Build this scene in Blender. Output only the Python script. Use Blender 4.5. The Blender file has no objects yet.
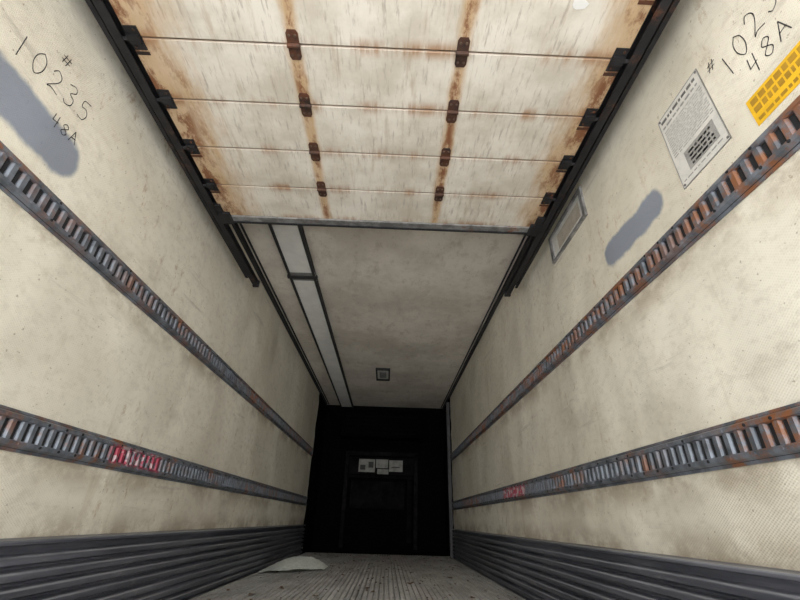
import bpy, math, random
from mathutils import Vector, Matrix
random.seed(4)
W=1.24; CEIL=2.642; Y0=-0.35; YF=8.78; YD=7.72; DOORZ=2.31

# ---------------- helpers ----------------
class MB:
    def __init__(s): s.v=[];s.f=[];s.m=[]
    def quad(s,pts,mi=0):
        n=len(s.v); s.v+= [tuple(p) for p in pts]; s.f.append(tuple(range(n,n+len(pts)))); s.m.append(mi)
    def box(s,a,b,mi=0,rot=None):
        x0,y0,z0=a;x1,y1,z1=b
        P=[(x0,y0,z0),(x1,y0,z0),(x1,y1,z0),(x0,y1,z0),(x0,y0,z1),(x1,y0,z1),(x1,y1,z1),(x0,y1,z1)]
        if rot:
            c=Vector(((x0+x1)/2,(y0+y1)/2,(z0+z1)/2));P=[tuple(c+rot@(Vector(p)-c)) for p in P]
        n=len(s.v);s.v+=P
        for q in((0,3,2,1),(4,5,6,7),(0,1,5,4),(1,2,6,5),(2,3,7,6),(3,0,4,7)):
            s.f.append(tuple(n+i for i in q));s.m.append(mi)
    def prism(s,prof,axis,a,b,mi=0,closed=True):
        """prof: list of 2D pts; axis 'y': prof=(x,z); 'z': prof=(x,y); 'x': prof=(y,z)"""
        def P(p,t):
            return {'y':(p[0],t,p[1]),'z':(p[0],p[1],t),'x':(t,p[0],p[1])}[axis]
        n=len(s.v);k=len(prof)
        s.v+=[P(p,a) for p in prof]+[P(p,b) for p in prof]
        for i in range(k if closed else k-1):
            j=(i+1)%k; s.f.append((n+i,n+j,n+k+j,n+k+i));s.m.append(mi)
        if closed:
            s.f.append(tuple(range(n,n+k)));s.m.append(mi)
            s.f.append(tuple(range(n+2*k-1,n+k-1,-1)));s.m.append(mi)
    def disc(s,c,r,axis,h,mi=0,n=10):
        i={'x':0,'y':1,'z':2}[axis]
        pr=[(r*math.cos(t*2*math.pi/n),r*math.sin(t*2*math.pi/n)) for t in range(n)]
        o=[k for k in range(3) if k!=i]
        pr=[(c[o[0]]+a,c[o[1]]+b) for a,b in pr]
        s.prism(pr,axis,c[i],c[i]+h,mi)
    def obj(s,name,mats,bevel=0,fix=True):
        me=bpy.data.meshes.new(name);me.from_pydata(s.v,[],s.f)
        for m in mats: me.materials.append(m)
        for p,mi in zip(me.polygons,s.m): p.material_index=mi
        if fix:
            import bmesh
            bm=bmesh.new();bm.from_mesh(me);bmesh.ops.recalc_face_normals(bm,faces=bm.faces);bm.to_mesh(me);bm.free()
        o=bpy.data.objects.new(name,me);bpy.context.scene.collection.objects.link(o)
        if bevel:
            b=o.modifiers.new('bevel','BEVEL');b.width=bevel;b.segments=2;b.limit_method='ANGLE'
        return o

class NT:
    def __init__(s,name):
        s.mat=bpy.data.materials.new(name);s.mat.use_nodes=True
        s.t=s.mat.node_tree;s.t.nodes.clear()
        s.out=s.n('ShaderNodeOutputMaterial');s.b=s.n('ShaderNodeBsdfPrincipled')
        s.l(s.b.outputs[0],s.out.inputs[0]);s.tc=s.n('ShaderNodeTexCoord').outputs['Object']
        s._sep=None
    def n(s,t): return s.t.nodes.new(t)
    def l(s,a,b): s.t.links.new(a,b)
    def sep(s):
        if not s._sep:
            q=s.n('ShaderNodeSeparateXYZ');s.l(s.tc,q.inputs[0]);s._sep=q
        return s._sep.outputs
    def setin(s,i,v):
        if hasattr(v,'is_output'): s.l(v,i)
        else: i.default_value=v
    def math(s,op,a,b=0.0,c=None,clamp=False):
        q=s.n('ShaderNodeMath');q.operation=op;q.use_clamp=clamp
        s.setin(q.inputs[0],a);s.setin(q.inputs[1],b)
        if c is not None:s.setin(q.inputs[2],c)
        return q.outputs[0]
    def noise(s,scale,stretch=(1,1,1),detail=5,rough=.6,off=(0,0,0)):
        m=s.n('ShaderNodeMapping');m.inputs['Scale'].default_value=stretch;m.inputs['Location'].default_value=off
        s.l(s.tc,m.inputs[0]);q=s.n('ShaderNodeTexNoise');q.inputs['Scale'].default_value=scale
        q.inputs['Detail'].default_value=detail;q.inputs['Roughness'].default_value=rough
        s.l(m.outputs[0],q.inputs['Vector']);return q.outputs['Fac']
    def ramp(s,v,a,b,lo=0.,hi=1.):
        q=s.n('ShaderNodeMapRange');q.interpolation_type='SMOOTHSTEP'
        s.setin(q.inputs['Value'],v)
        for k,x in(('From Min',a),('From Max',b),('To Min',lo),('To Max',hi)): q.inputs[k].default_value=x
        return q.outputs['Result']
    def mix(s,f,a,b,mode='MIX'):
        q=s.n('ShaderNodeMix');q.data_type='RGBA';q.blend_type=mode
        s.setin(q.inputs[0],f)
        s.setin(q.inputs[6],a if hasattr(a,'is_output') else (*a,1));s.setin(q.inputs[7],b if hasattr(b,'is_output') else (*b,1))
        return q.outputs[2]
    def bump(s,h,strength,dist,prev=None):
        q=s.n('ShaderNodeBump');q.inputs['Strength'].default_value=strength;q.inputs['Distance'].default_value=dist
        s.l(h,q.inputs['Height'])
        if prev is not None:s.l(prev,q.inputs['Normal'])
        return q.outputs[0]
    def fin(s,col,rough=.6,metal=0.,nrm=None,spec=.5):
        s.setin(s.b.inputs['Base Color'],col if hasattr(col,'is_output') else (*col,1))
        s.setin(s.b.inputs['Roughness'],rough);s.setin(s.b.inputs['Metallic'],metal)
        s.b.inputs['Specular IOR Level'].default_value=spec
        if nrm is not None:s.l(nrm,s.b.inputs['Normal'])
        return s.mat

def wall_mat(name,cy0,cy1,cz,r,seed):
    t=NT(name);X,Y,Z=t.sep()
    base=t.mix(t.ramp(t.noise(.8,(1,1,1.3),5,.58,(seed,0,0)),.36,.66),(.83,.795,.685),(.69,.65,.545))
    # fine mottling
    base=t.mix(t.ramp(t.noise(26,(1,.6,1),8,.8,(seed,2,2)),.46,.66,0,.40),base,(.50,.45,.36))
    v=t.noise(8,(1,1,.08),5,.7,(seed,3,0))
    base=t.mix(t.math('MULTIPLY',t.ramp(v,.56,.74),.38),base,(.45,.36,.25))
    h=t.noise(9,(1,.16,1.6),6,.7,(seed,9,2))
    base=t.mix(t.math('MULTIPLY',t.ramp(h,.58,.72),.45),base,(.36,.32,.27))
    bl=t.noise(2.4,(1,.8,1),8,.75,(seed,4,7))
    base=t.mix(t.ramp(bl,.52,.68,0,.36),base,(.45,.405,.33))
    # brown speckled stains
    st=t.noise(18,(1,1,.5),6,.8,(seed,4,1));sm=t.noise(1.3,(1,1,1),3,.6,(seed,8,8))
    base=t.mix(t.math('MULTIPLY',t.ramp(st,.56,.67,0,.6),t.ramp(sm,.44,.58)),base,(.38,.25,.12))
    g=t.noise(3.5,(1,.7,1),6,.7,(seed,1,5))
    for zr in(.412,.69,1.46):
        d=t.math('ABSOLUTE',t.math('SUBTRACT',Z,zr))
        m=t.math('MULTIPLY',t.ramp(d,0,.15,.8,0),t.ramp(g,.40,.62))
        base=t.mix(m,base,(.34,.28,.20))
    sp=t.noise(60,(1,1,1),2,.5);base=t.mix(t.ramp(sp,.69,.75,0,.6),base,(.28,.22,.15))
    nz=t.noise(9,(1,1,1),4,.6)
    dy=t.math('SUBTRACT',Y,t.math('MINIMUM',t.math('MAXIMUM',Y,cy0),cy1))
    dz=t.math('SUBTRACT',Z,cz)
    d=t.math('SQRT',t.math('ADD',t.math('MULTIPLY',dy,dy),t.math('MULTIPLY',dz,dz)))
    d=t.math('ADD',d,t.math('MULTIPLY',t.math('SUBTRACT',nz,.5),.05))
    base=t.mix(t.ramp(d,r*.76,r*1.10,.9,0),base,(.19,.225,.295))
    w1=t.math('SINE',t.math('MULTIPLY',Y,2*math.pi/.014));w2=t.math('SINE',t.math('MULTIPLY',Z,2*math.pi/.010))
    wv=t.math('MULTIPLY',w1,w2)
    base=t.mix(t.ramp(wv,.1,.9,0,.13),base,(.40,.34,.26))
    n=t.bump(t.noise(1.3,(1,1,.6),2,.5,(seed,0,0)),.55,.12)
    n=t.bump(wv,.25,.002,n)
    return t.fin(base,.5,0,n,.35)

def metal_mat(name,col,rust=.35,rough=.5,metal=.6,rcol=(.22,.085,.035),red=None):
    t=NT(name);X,Y,Z=t.sep()
    c=t.mix(t.ramp(t.noise(14,(1,1,1),5,.6),.35,.65),col,tuple(k*.5 for k in col))
    m=t.ramp(t.noise(9,(1,1,1),7,.72,(5,2,1)),.60-rust*.25,.72-rust*.2)
    m2=t.ramp(t.noise(.9,(1,1,1),3,.6,(1,8,1)),.38,.58)
    m=t.math('MULTIPLY',m,m2)
    c=t.mix(m,c,rcol)
    if red:
        k=t.math('MULTIPLY',t.ramp(Y,red[0],red[0]+.03),t.ramp(Y,red[1]-.03,red[1],1,0))
        e=t.ramp(t.math('ABSOLUTE',t.math('SUBTRACT',Z,.76)),.035,.05,1,0)
        k=t.math('MULTIPLY',k,e)
        fl=t.ramp(t.noise(30,(1,1,.7),4,.7),.40,.50,0,.85)
        lt=t.ramp(t.noise(17,(1,1,1.4),2,.5,(9,9,9)),.50,.54)
        c=t.mix(t.math('MULTIPLY',k,fl),c,t.mix(lt,(.40,.04,.08),(.52,.38,.40)))
    mt=t.math('SUBTRACT',metal,t.math('MULTIPLY',m,metal))
    return t.fin(c,rough,mt,t.bump(t.noise(60,(1,1,1),4,.6),.2,.003))

def plain(name,col,rough=.7,metal=0.,var=.25,scale=12,bump=.1,spec=.5):
    t=NT(name)
    c=t.mix(t.ramp(t.noise(scale,(1,1,1),5,.65),.35,.65),col,tuple(k*(1-var) for k in col))
    return t.fin(c,rough,metal,t.bump(t.noise(scale*4,(1,1,1),3,.6),bump,.003),spec)

M={}
M['wl']=wall_mat('wall_left_fibreglass',.55,1.20,1.765,.098,0)
M['wr']=wall_mat('wall_right_fibreglass',1.37,1.74,1.77,.075,7)
RC=(.20,.225,.265)
M['rail']=metal_mat('galvanised_rail',RC,.66,.5,.4)
M['raill']=metal_mat('galvanised_rail_red_l',RC,.50,.5,.4,red=(2.10,2.62))
M['railr']=metal_mat('galvanised_rail_red_r',RC,.58,.5,.4,red=(3.6,4.3))
M['slot']=plain('slot_recess',(.018,.019,.022),.9)
M['track']=metal_mat('track_steel',(.018,.018,.021),.15,.6,.2,(.10,.04,.02))
M['hinge']=metal_mat('hinge_rusty_steel',(.05,.035,.03),.9,.7,.3,(.10,.035,.015))
M['bolt']=plain('rusty_bolt',(.11,.07,.05),.7)
M['galv']=metal_mat('galvanised_bar',(.36,.36,.36),.3,.5,.5)
M['black']=plain('black_rubber',(.012,.012,.013),.8)
M['dark']=plain('near_black_panel',(.0028,.0026,.003),1,spec=.05)  # near-black base colour shared by the parts at the nose end
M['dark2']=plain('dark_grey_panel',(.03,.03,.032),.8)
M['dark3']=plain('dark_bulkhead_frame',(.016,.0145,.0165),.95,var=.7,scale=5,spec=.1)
M['white']=plain('white_panel',(.88,.88,.86),.5,0,.10,6)
M['offw']=plain('label_white',(.66,.65,.61),.6,0,.15,20)
M['dimw']=plain('grey_label',(.30,.30,.28),.7,0,.4,8)  # mottled grey, darker than the other label white
M['ink']=plain('ink',(.03,.03,.035),.7)
M['grey']=plain('print_grey',(.22,.22,.22),.7)
M['yellow']=plain('yellow_label',(.85,.50,.015),.5,0,.15,20)

# kick plate
t=NT('kick_plate_scuffed');X,Y,Z=t.sep()
c=t.mix(t.ramp(t.noise(6,(1,.15,2),6,.7),.35,.68),(.065,.070,.087),(.15,.155,.185))
c=t.mix(t.ramp(t.noise(16,(1,.2,1),6,.7,(3,3,3)),.58,.72,0,.65),c,(.28,.275,.26))
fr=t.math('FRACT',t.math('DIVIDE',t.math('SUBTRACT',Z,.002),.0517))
crest_hl=t.math('MULTIPLY',t.ramp(t.math('ABSOLUTE',t.math('SUBTRACT',fr,.90)),.02,.12,1,0),t.ramp(t.noise(7,(1,.12,3),6,.7,(6,6,6)),.38,.56,.15,.8))
c=t.mix(crest_hl,c,(.34,.35,.38))  # highlight lines along the ridge crests, painted into the colour
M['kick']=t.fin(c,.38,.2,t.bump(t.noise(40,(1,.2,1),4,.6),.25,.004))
# floor
t=NT('aluminium_duct_floor');X,Y,Z=t.sep()
c=t.mix(t.ramp(t.noise(5,(1,.35,1),6,.7),.35,.66),(.60,.59,.58),(.38,.37,.365))
c=t.mix(t.ramp(t.noise(35,(1,.6,1),5,.7,(3,3,3)),.57,.67,0,.75),c,(.12,.10,.085))
M['floor']=t.fin(c,.6,.25,t.bump(t.noise(60,(1,.3,1),4,.6),.3,.004))
# ceiling
t=NT('ceiling_panel');X,Y,Z=t.sep()
c=t.mix(t.ramp(t.noise(1.6,(1,1,1),6,.65),.36,.66),(.86,.81,.73),(.66,.605,.53))
c=t.mix(t.ramp(t.noise(8,(1,.5,1),7,.75,(3,3,3)),.50,.70,0,.5),c,(.42,.35,.28))
c=t.mix(t.ramp(t.noise(30,(1,.7,1),6,.8,(1,3,3)),.55,.68,0,.4),c,(.34,.28,.22))
n=t.bump(t.noise(2.2,(1,.8,1),3,.5),.5,.08);n=t.bump(t.noise(30,(1,1,1),4,.6),.2,.004,n)
M['ceil']=t.fin(c,.5,0,n)
# overhead door panels with rust
t=NT('door_panel_rust_stained');X,Y,Z=t.sep()
c=t.mix(t.ramp(t.noise(3,(1,1,1),6,.65),.36,.66),(.78,.735,.655),(.58,.53,.445))
fs=t.noise(70,(1,.12,1),4,.7,(2,2,2));c=t.mix(t.ramp(fs,.53,.71,0,.65),c,(.34,.29,.24))
bg_=t.noise(22,(1,.1,1),5,.7,(8,2,2));c=t.mix(t.ramp(bg_,.54,.72,0,.5),c,(.42,.33,.22))
big=t.noise(12,(1,.25,1),6,.7,(4,1,0))
sy=t.math('FRACT',t.math('DIVIDE',t.math('SUBTRACT',Y,2.22-.292*12),.292))
seam=t.math('MINIMUM',sy,t.math('SUBTRACT',1.0,sy))
for xr,wd,st in((-.365,.028,1.),(.365,.030,1.),(-1.06,.18,1.),(1.06,.13,1.)):
    d=t.math('ABSOLUTE',t.math('SUBTRACT',X,xr))
    d=t.math('ADD',d,t.math('MULTIPLY',t.math('SUBTRACT',big,.5),wd*2.2))
    m=t.ramp(d,wd*.3,wd*1.6,st*.68,0);c=t.mix(m,c,(.50,.29,.10))
    m=t.math('MULTIPLY',t.ramp(d,0,wd*1.1,st*.9,0),t.ramp(t.noise(14,(1,.5,1),6,.75,(xr,7,0)),.44,.58))
    c=t.mix(m,c,(.19,.06,.02))
m=t.math('MULTIPLY',t.ramp(seam,0,.20,.9,0),t.ramp(t.noise(6,(1,.1,1),6,.75,(1,7,0)),.46,.64))
c=t.mix(m,c,(.36,.19,.09))
c=t.mix(t.ramp(seam,.0,.035,.8,0),c,(.26,.18,.12))
n=t.bump(t.noise(2.5,(1,1,1),3,.5),.4,.03);n=t.bump(fs,.2,.002,n)
M['door']=t.fin(c,.5,0,n)
M['plastic']=plain('torn_white_plastic',(.80,.84,.80),.4,0,.2,30)
M['leaf']=plain('dry_debris',(.20,.13,.08),.9,0,.6,40)

# ---------------- shell ----------------
def boxobj(name,a,b,m,bevel=0):
    k=MB();k.box(a,b);return k.obj(name,[m],bevel)
boxobj('wall_left',(-W-.07,Y0,-.1),(-W,YF,CEIL+.05),M['wl'])
boxobj('wall_right',(W,Y0,-.1),(W+.07,YF,CEIL+.05),M['wr'])
boxobj('ceiling',(-W,Y0,CEIL),(W,YF,CEIL+.07),M['ceil'])
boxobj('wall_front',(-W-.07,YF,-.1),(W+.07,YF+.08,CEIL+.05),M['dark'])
boxobj('wall_rear',(-W-.07,Y0-.1,2.40),(W+.07,Y0,CEIL+.07),M['dark2'])
k=MB()
for s in(-1,1):
    nn=26;zs=[CEIL*i/nn for i in range(nn+1)]
    ys=[YD+random.uniform(-.04,.05) for _ in zs]
    prof=[(yy,zz) for yy,zz in zip(ys,zs)]+[(YF,CEIL),(YF,0)]
    k.prism(prof,'x',s*(W-.001),s*(W-.012),0)
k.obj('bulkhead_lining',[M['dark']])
boxobj('trim_1',(W-.07,YD+.03,.0),(W-.013,YD+.10,CEIL-.12),plain('nose_post_grey',(.07,.07,.075),.7),.006)
# floor T ribs
k=MB();pitch=.041;prof=[];x=-W
while x<W-.001:
    x1=min(x+pitch,W)
    prof+=[(x+.004,-.022),(x+.004,-.003),(x+.008,0),(x1-.008,0),(x1-.004,-.003),(x1-.004,-.022)]
    x+=pitch
prof=[(-W,-.022)]+prof+[(W,-.022),(W,-.1),(-W,-.1)]
k.prism(prof,'y',Y0,8.2,0)
k.box((-W,8.2,-.1),(W,YF,-.002),1)
k.obj('floor',[M['floor'],M['dark']],fix=True)

# kick plates
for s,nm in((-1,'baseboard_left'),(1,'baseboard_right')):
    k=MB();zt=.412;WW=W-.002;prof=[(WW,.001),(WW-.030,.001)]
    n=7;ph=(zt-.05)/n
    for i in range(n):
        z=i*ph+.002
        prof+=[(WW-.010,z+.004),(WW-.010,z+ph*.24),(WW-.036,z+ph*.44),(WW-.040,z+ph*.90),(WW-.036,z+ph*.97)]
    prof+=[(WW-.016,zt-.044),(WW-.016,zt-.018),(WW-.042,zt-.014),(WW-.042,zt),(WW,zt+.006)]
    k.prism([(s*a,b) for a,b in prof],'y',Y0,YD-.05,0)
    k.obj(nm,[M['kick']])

# logistics rails
def rail(zc,s,mat):
    k=MB();h=.068;fw=.036
    X=lambda d: s*(W-.001-d)
    k.box((min(X(0),X(.009)),Y0,zc-h+.01),(max(X(0),X(.009)),YD-.05,zc+h-.01),1)
    for q in(-1,1):
        zo=zc+q*h;zi=zc+q*(h-fw)
        k.prism([(X(0),zo),(X(.005),zo),(X(.007),zo-q*.010),(X(.022),zo-q*.018),(X(.024),zi+q*.004),(X(.018),zi),(X(0),zi)],'y',Y0,YD-.05,0)
        y=Y0+.03
        while y<YD-.1:
            k.disc((X(.023),y,zc+q*(h-.026)),.0055,'x',-s*.003,1 if random.random()<.6 else 0,7)
            y+=.10
    y=Y0+.01
    while y<YD-.09:
        w=.032
        k.prism([(X(.002),y),(X(.013),y+.001),(X(.020),y+.007),(X(.020),y+w-.007),(X(.013),y+w-.001),(X(.002),y+w)],'z',zc-h+fw-.004,zc+h-fw+.004,0)
        y+=.05
    return k.obj('cargo_rail',[mat,M['slot']])
rail(1.532,-1,M['rail']);rail(1.532,1,M['rail'])
rail(.759,-1,M['raill']);rail(.759,1,M['railr'])

# ---------------- overhead door ----------------
k=MB();HW=1.075
edges=[2.22-.292*i for i in range(9)]
for i in range(8):
    a,b=edges[i+1],edges[i]
    z=DOORZ
    prof=[(a+.002,z+.005),(a+.007,z),(b-.007,z),(b-.002,z+.005),(b-.002,z+.045),(a+.002,z+.045)]
    k.prism(prof,'x',-HW,HW,0)
k.box((-HW,edges[8],z+.012),(HW,edges[0]-.01,z+.044),0)
k.box((-HW-.01,2.215,DOORZ-.012),(HW+.01,2.265,DOORZ+.05),2)
k.box((-HW-.01,2.262,DOORZ-.02),(HW+.01,2.276,DOORZ+.05),3)
for e in edges[1:]:
    for x in(-.365,.365):
        k.prism([(x-.026,e-.05),(x-.018,e-.064),(x+.018,e-.064),(x+.026,e-.05),(x+.026,e+.05),(x+.018,e+.064),(x-.018,e+.064),(x-.026,e+.05)],'z',DOORZ-.005,DOORZ+.002,4)
        pr=[(e+.010*math.cos(t*math.pi/5),DOORZ-.008+.010*math.sin(t*math.pi/5)) for t in range(10)]
        k.prism(pr,'x',x-.028,x+.028,4)
        for dx,dy in((-.013,.042),(.013,.042),(-.013,-.042),(.013,-.042)):
            k.disc((x+dx,e+dy,DOORZ-.005),.0055,'z',-.005,6,6)
    for s in(-1,1):
        x=s*(HW-.03)
        k.box((x-.028,e-.050,DOORZ-.006),(x+.028,e+.050,DOORZ+.002),3)
        k.box((x-.024,e-.018,DOORZ-.020),(x+.024,e+.018,DOORZ-.004),3)
        k.prism([(e+.009*math.cos(t*math.pi/4),DOORZ-.012+.009*math.sin(t*math.pi/4)) for t in range(8)],'x',x,s*1.115,3)
        k.disc((x-.012,e+.036,DOORZ-.006),.006,'z',-.005,4,6);k.disc((x+.012,e-.036,DOORZ-.006),.006,'z',-.005,4,6)
        if random.random()<.7:k.box((x-.03,e+.06,DOORZ-.002),(x+.03,e+.075,DOORZ+.002),4)
for s in(-1,1):
    k.box((s*1.05-.035,2.17,DOORZ-.030),(s*1.05+.035,2.28,DOORZ-.010),3)
    k.box((s*1.07-.03,2.10,DOORZ-.022),(s*1.07+.015,2.19,DOORZ-.004),3)
pts=[(.79+.034*math.cos(a)*random.uniform(.6,1.2),.84+.03*math.sin(a)*random.uniform(.6,1.2),DOORZ-.002) for a in [i*2*math.pi/11 for i in range(11)]]
k.quad(pts,5)  # white patch painted in for light showing through a dented hole
k.obj('overhead_door',[M['door'],M['dark2'],M['galv'],M['track'],M['hinge'],M['white'],M['bolt']])

# tracks, hung from the ceiling
for s in(-1,1):
    k=MB()
    X=lambda d:s*d
    za,zb=DOORZ-.022,DOORZ+.03;YE=3.15
    k.prism([(X(1.09),za),(X(1.13),za),(X(1.13),zb),(X(1.09),zb),(X(1.09),zb-.008),(X(1.122),zb-.008),(X(1.122),za+.006),(X(1.09),za+.006)],'y',Y0+.01,YE,0)
    k.prism([(X(1.15),za+.022),(X(1.172),za+.022),(X(1.172),zb+.03),(X(1.166),zb+.03),(X(1.166),za+.028),(X(1.15),za+.028)],'y',Y0+.01,YE-.1,0)
    y=.35
    while y<YE-.6:
        k.box((min(X(1.12),X(1.172)),y-.018,zb-.002),(max(X(1.12),X(1.172)),y+.018,zb+.006),0)
        k.box((min(X(1.166),X(1.172)),y-.018,zb+.004),(max(X(1.166),X(1.172)),y+.018,CEIL-.001),0)
        y+=.7
    k.box((min(X(1.12),X(1.172)),YE-.16,zb-.012),(max(X(1.12),X(1.172)),YE-.12,zb-.004),0)
    k.box((min(X(1.085),X(1.135)),YE-.015,za-.004),(max(X(1.085),X(1.135)),YE+.01,zb+.004),0)
    k.obj('door_track',[M['track']])

# ---------------- ceiling things ----------------
k=MB()
k.box((-.910,.5,CEIL-.040),(-.695,YF-.05,CEIL-.002),0)
k.box((-.932,.5,CEIL-.055),(-.910,YF-.05,CEIL-.001),1)
k.box((-.695,.5,CEIL-.055),(-.672,YF-.05,CEIL-.001),1)
k.box((-.945,3.45,CEIL-.060),(-.655,3.49,CEIL-.03),1)
k.box((-.935,3.40,CEIL-.046),(-.665,3.54,CEIL-.03),2)
k.obj('ceiling_air_duct',[M['white'],M['dark2'],M['grey']])
for s in(-1,1):
    k=MB()
    k.box((min(s*(W-.002),s*(W-.03)),Y0,CEIL-.045),(max(s*(W-.002),s*(W-.03)),YF-.1,CEIL-.001),0)
    k.box((min(s*(W-.055),s*(W-.065)),2.3,CEIL-.02),(max(s*(W-.055),s*(W-.065)),YF-.1,CEIL-.001),0)
    k.obj('trim_3' if s<0 else 'trim_4',[M['dark2']])
k=MB();lx,ly=-.03,6.55;hx,hy=.115,.30
k.box((lx-hx,ly-hy,CEIL-.03),(lx+hx,ly-hy+.05,CEIL-.001),0);k.box((lx-hx,ly+hy-.05,CEIL-.03),(lx+hx,ly+hy,CEIL-.001),0)
k.box((lx-hx,ly-hy,CEIL-.03),(lx-hx+.025,ly+hy,CEIL-.001),0);k.box((lx+hx-.025,ly-hy,CEIL-.03),(lx+hx,ly+hy,CEIL-.001),0)
k.box((lx-hx+.025,ly-hy+.05,CEIL-.012),(lx+hx-.025,ly+hy-.05,CEIL-.001),1)
k.box((lx-.055,ly-.15,CEIL-.028),(lx+.055,ly+.15,CEIL-.01),2)
k.obj('ceiling_light',[M['dark2'],M['offw'],M['grey']],.004)

# ---------------- front bulkhead ----------------
k=MB();y=YF-.003
k.box((-.74,y-.06,.05),(-.67,y,1.70),0);k.box((.63,y-.06,.05),(.70,y,1.70),0);k.box((-.74,y-.06,1.65),(.70,y,1.72),0)
k.box((-.67,y-.02,.05),(.63,y,1.65),2)
k.box((-.66,y-.035,1.30),(.62,y-.02,1.62),1)
k.box((-.68,y-.05,1.24),(.64,y-.02,1.28),1)
k.box((-.60,y-.035,.70),(.45,y-.02,1.18),1)
k.box((.50,y-.05,.15),(.58,y-.02,1.24),1)
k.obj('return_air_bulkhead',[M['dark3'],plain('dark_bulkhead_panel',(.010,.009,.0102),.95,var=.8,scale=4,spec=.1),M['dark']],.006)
k=MB();k.box((-.85,y-.35,1.95),(.75,y,2.42),0)
for i in range(5): k.box((-.75,y-.365,2.02+i*.08),(.65,y-.34,2.05+i*.08),1)
k.obj('evaporator_housing',[M['dark'],plain('dark_louvre',(.0045,.0042,.0048),1,spec=.05)],.01)
k=MB();yy=y-.037
k.box((-.47,yy-.01,1.34),(-.15,yy,1.58),0);k.box((-.13,yy-.01,1.42),(.11,yy,1.58),0);k.box((.13,yy-.01,1.36),(.40,yy,1.57),0)
k.box((-.28,yy-.013,1.42),(-.18,yy-.008,1.53),1);k.box((-.1,yy-.01,1.31),(.12,yy,1.40),0);k.box((.18,yy-.013,1.43),(.34,yy-.008,1.45),1)
k.box((-.44,yy-.013,1.38),(-.34,yy-.008,1.47),1)
k.obj('warning_labels',[M['dimw'],plain('label_print',(.05,.05,.05),.8)])

# ---------------- wall stickers ----------------
def rect(k,s,ya,yb,za,zb,d,mi): # thin raised rect on wall
    k.box((min(s*W,s*(W-d)),ya,za),(max(s*W,s*(W-d)),yb,zb),mi)
k=MB()
ya,yb,za,zb=.935,1.185,1.69,2.075
rect(k,1,ya,yb,za,zb,.002,0)
for a,b,c,d in((ya,yb,za,za+.004),(ya,yb,zb-.004,zb),(ya,ya+.004,za,zb),(yb-.004,yb,za,zb)): rect(k,1,a,b,c,d,.0026,2)
z=zb-.035
def words(k,z,h,mi,y0,y1):
    y=y1-.015
    while y>y0+.02:
        w=random.uniform(.010,.035);w=min(w,y-y0-.012)
        rect(k,1,y-w,y,z,z+h,.0026,mi);y-=w+.007
words(k,z,.014,1,ya,yb);z-=.028;words(k,z,.009,2,ya,yb);z-=.022
while z>za+.15: 
    words(k,z,.004,2,ya,yb);z-=.012
rect(k,1,ya+.03,yb-.06,za+.045,za+.135,.0026,2)
for q in range(4): words(k,za+.055+q*.019,.009,0 if q%2 else 1,ya+.035,yb-.065)
words(k,za+.025,.005,2,ya,yb)
for yy in(ya+.008,yb-.012):
    for zz in(za+.012,zb-.012): k.disc((W-.002,yy,zz),.005,'x',-.003,1,8)
k.obj('instruction_placard',[M['offw'],plain('worn_print',(.16,.155,.15),.7),plain('faded_grey_print',(.34,.335,.32),.7)])
k=MB();ya,yb,za,zb=.60,.845,1.635,1.745
rect(k,1,ya,yb,za,zb,.002,0)
for r in range(3):
    y=yb-.012
    while y>ya+.01:
        w=random.uniform(.008,.028);h=.022 if r else .012
        rect(k,1,y-w,y,za+.012+r*.032,za+.012+r*.032+h,.0026,1);y-=w+.006
k.obj('warning_sticker',[M['yellow'],plain('brown_print',(.45,.25,.02),.6)])
k=MB();ya,yb,za,zb=1.87,2.41,2.14,2.36
for a,b,c,d in((ya,yb,za,za+.020),(ya,yb,zb-.020,zb),(ya,ya+.03,za+.020,zb-.020),(yb-.03,yb,za+.020,zb-.020)): rect(k,1,a,b,c,d,.016,0)
rect(k,1,ya+.03,yb-.03,za+.020,zb-.020,.004,1)
rect(k,1,ya+.07,yb-.12,za+.05,zb-.06,.006,2)
k.obj('wall_vent_frame',[M['galv'],M['offw'],plain('faded_print',(.45,.40,.33),.7)])

# ---------------- handwriting ----------------
G={'1':[[(.5,1),(.5,0)]],
'0':[[(.5,1),(.15,.75),(.1,.35),(.45,0),(.85,.3),(.85,.75),(.5,1)]],
'2':[[(.1,.8),(.4,1),(.8,.8),(.7,.5),(.1,.05),(.4,.1),(.95,0)]],
'3':[[(.1,.9),(.6,1),(.8,.78),(.4,.55),(.8,.4),(.75,.1),(.3,0),(.1,.12)]],
'5':[[(.85,1),(.25,.95),(.2,.6),(.6,.62),(.85,.35),(.6,.02),(.1,.05)]],
'#':[[(.3,1),(.2,0)],[(.75,1),(.65,0)],[(.0,.68),(1,.72)],[(0,.3),(.95,.34)]],
'4':[[(.2,1),(.12,.45),(.85,.5)],[(.75,1),(.65,0)]],
'8':[[(.5,.52),(.15,.75),(.5,1),(.85,.78),(.5,.52),(.1,.25),(.5,0),(.85,.25),(.5,.52)]],
'A':[[(.0,0),(.45,1),(.95,0)],[(.2,.4),(.8,.42)]]}
def catmull(P,n=5):
    if len(P)<3: return P
    out=[]
    Q=[P[0]]+P+[P[-1]]
    for i in range(1,len(Q)-2):
        p0,p1,p2,p3=Q[i-1:i+3]
        for t_ in range(n):
            t=t_/n
            out.append(tuple(.5*((2*p1[j])+(-p0[j]+p2[j])*t+(2*p0[j]-5*p1[j]+4*p2[j]-p3[j])*t*t+(-p0[j]+3*p1[j]-3*p2[j]+p3[j])*t**3) for j in(0,1)))
    out.append(P[-1]);return out
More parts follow.
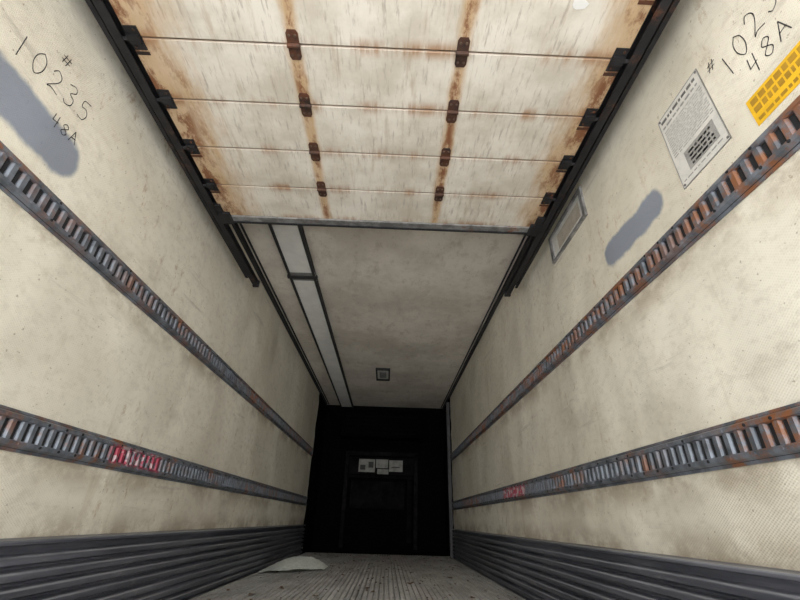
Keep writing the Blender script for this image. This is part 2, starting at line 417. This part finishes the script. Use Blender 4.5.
def write(k,s,txt,y,z,ang,h,w):
    ca,sa=math.cos(ang),math.sin(ang)
    for i,ch in enumerate(txt):
        hh=h*random.uniform(.9,1.1)
        for st in G.get(ch,[]):
            if ch in '02358': st=catmull(st)
            P=[]
            for gx,gy in st:
                lx=i*w+gx*w*.72+gy*hh*.12;lz=gy*hh
                a=lx*ca-lz*sa;b=lx*sa+lz*ca
                P.append((y+(-s)*a,z+b))
            for (a0,b0),(a1,b1) in zip(P,P[1:]):
                L=math.hypot(a1-a0,b1-b0)+1e-9;nx,nz=-(b1-b0)/L*.0017,(a1-a0)/L*.0017
                ex,ez=(a1-a0)/L*.001,(b1-b0)/L*.001
                xx=s*(W-.0012)
                k.quad([(xx,a0-ex+nx,b0-ez+nz),(xx,a0-ex-nx,b0-ez-nz),(xx,a1+ex-nx,b1+ez-nz),(xx,a1+ex+nx,b1+ez+nz)])
k=MB()
write(k,-1,'#',1.015,2.075,.1,.05,.055)
write(k,-1,'10235',.865,1.90,.19,.095,.078)
write(k,-1,'48A',1.105,1.82,.18,.055,.048)
k.obj('marker_writing',[M['ink']],fix=False)
k=MB()
write(k,1,'#',.905,1.99,-.1,.045,.045)
write(k,1,'10235',.855,1.88,.20,.105,.064)
write(k,1,'48A',.79,1.795,.08,.07,.055)
k.obj('marker_writing',[M['ink']],fix=False)

# ---------------- floor debris ----------------
import bmesh
bm=bmesh.new();nx,ny=22,12;gr=[]
for i in range(nx):
    row=[]
    for j in range(ny):
        u=i/(nx-1);v=j/(ny-1)
        x=-1.17+.62*u;yy=5.15+.62*(v-.5)*(1-.45*abs(u-.5)*2)+.45*u
        zz=.008+.105*math.sin(min(1,u*1.0)*math.pi)**.8*(.20+.80*v)+.012*random.random()
        row.append(bm.verts.new((x+random.uniform(-.010,.010),yy+random.uniform(-.018,.018),zz)))
    gr.append(row)
for i in range(nx-1):
    for j in range(ny-1): bm.faces.new((gr[i][j],gr[i+1][j],gr[i+1][j+1],gr[i][j+1]))
me=bpy.data.meshes.new('plastic_sheet_scrap');bm.to_mesh(me);bm.free();me.materials.append(M['plastic'])
for p in me.polygons:p.use_smooth=True
o=bpy.data.objects.new('plastic_sheet_scrap',me);bpy.context.scene.collection.objects.link(o)
k=MB()
for i in range(340):
    x=random.uniform(-1.15,1.15);y=random.uniform(3,8.1);r=random.uniform(.004,.016)
    if random.random()<.2:r*=2.2
    a0=random.random()*6
    pts=[(x+r*random.uniform(.5,1.3)*math.cos(a0+t*1.2566),y+r*1.6*random.uniform(.5,1.3)*math.sin(a0+t*1.2566),.002+random.uniform(0,.012)) for t in range(5)]
    k.quad(pts)
k.obj('floor_debris',[M['leaf']])

# ---------------- light ----------------
w=bpy.data.worlds.new('overcast_daylight');bpy.context.scene.world=w;w.use_nodes=True
bg=w.node_tree.nodes['Background'];bg.inputs[0].default_value=(1,1,.995,1);bg.inputs[1].default_value=4.1
sd=bpy.data.lights.new('rear_fill','SUN');sd.energy=2.0;sd.angle=math.radians(50);sd.color=(1,.98,.94)  # added wide fill through the open rear, brightens the deep end
so=bpy.data.objects.new('rear_fill',sd);bpy.context.scene.collection.objects.link(so)
so.rotation_euler=Vector((0,-1,.10)).to_track_quat('Z','Y').to_euler();so.location=(0,-5,3)

# ---------------- camera ----------------
pit,yaw,rol=.494,.0159,.0297
f=Vector((math.sin(yaw)*math.cos(pit),math.cos(yaw)*math.cos(pit),math.sin(pit)))
r=Vector((math.cos(yaw),-math.sin(yaw),0));u=r.cross(f)
r2=r*math.cos(rol)+u*math.sin(rol);u2=-r*math.sin(rol)+u*math.cos(rol)
cd=bpy.data.cameras.new('camera');cam=bpy.data.objects.new('camera',cd);bpy.context.scene.collection.objects.link(cam)
cam.matrix_world=Matrix(((r2.x,u2.x,-f.x,.1098),(r2.y,u2.y,-f.y,0),(r2.z,u2.z,-f.z,.5094),(0,0,0,1)))
cd.sensor_width=36;cd.lens=410/800*36;cd.clip_start=.02
bpy.context.scene.camera=cam
try: bpy.context.scene.view_settings.view_transform='Standard'
except Exception: pass
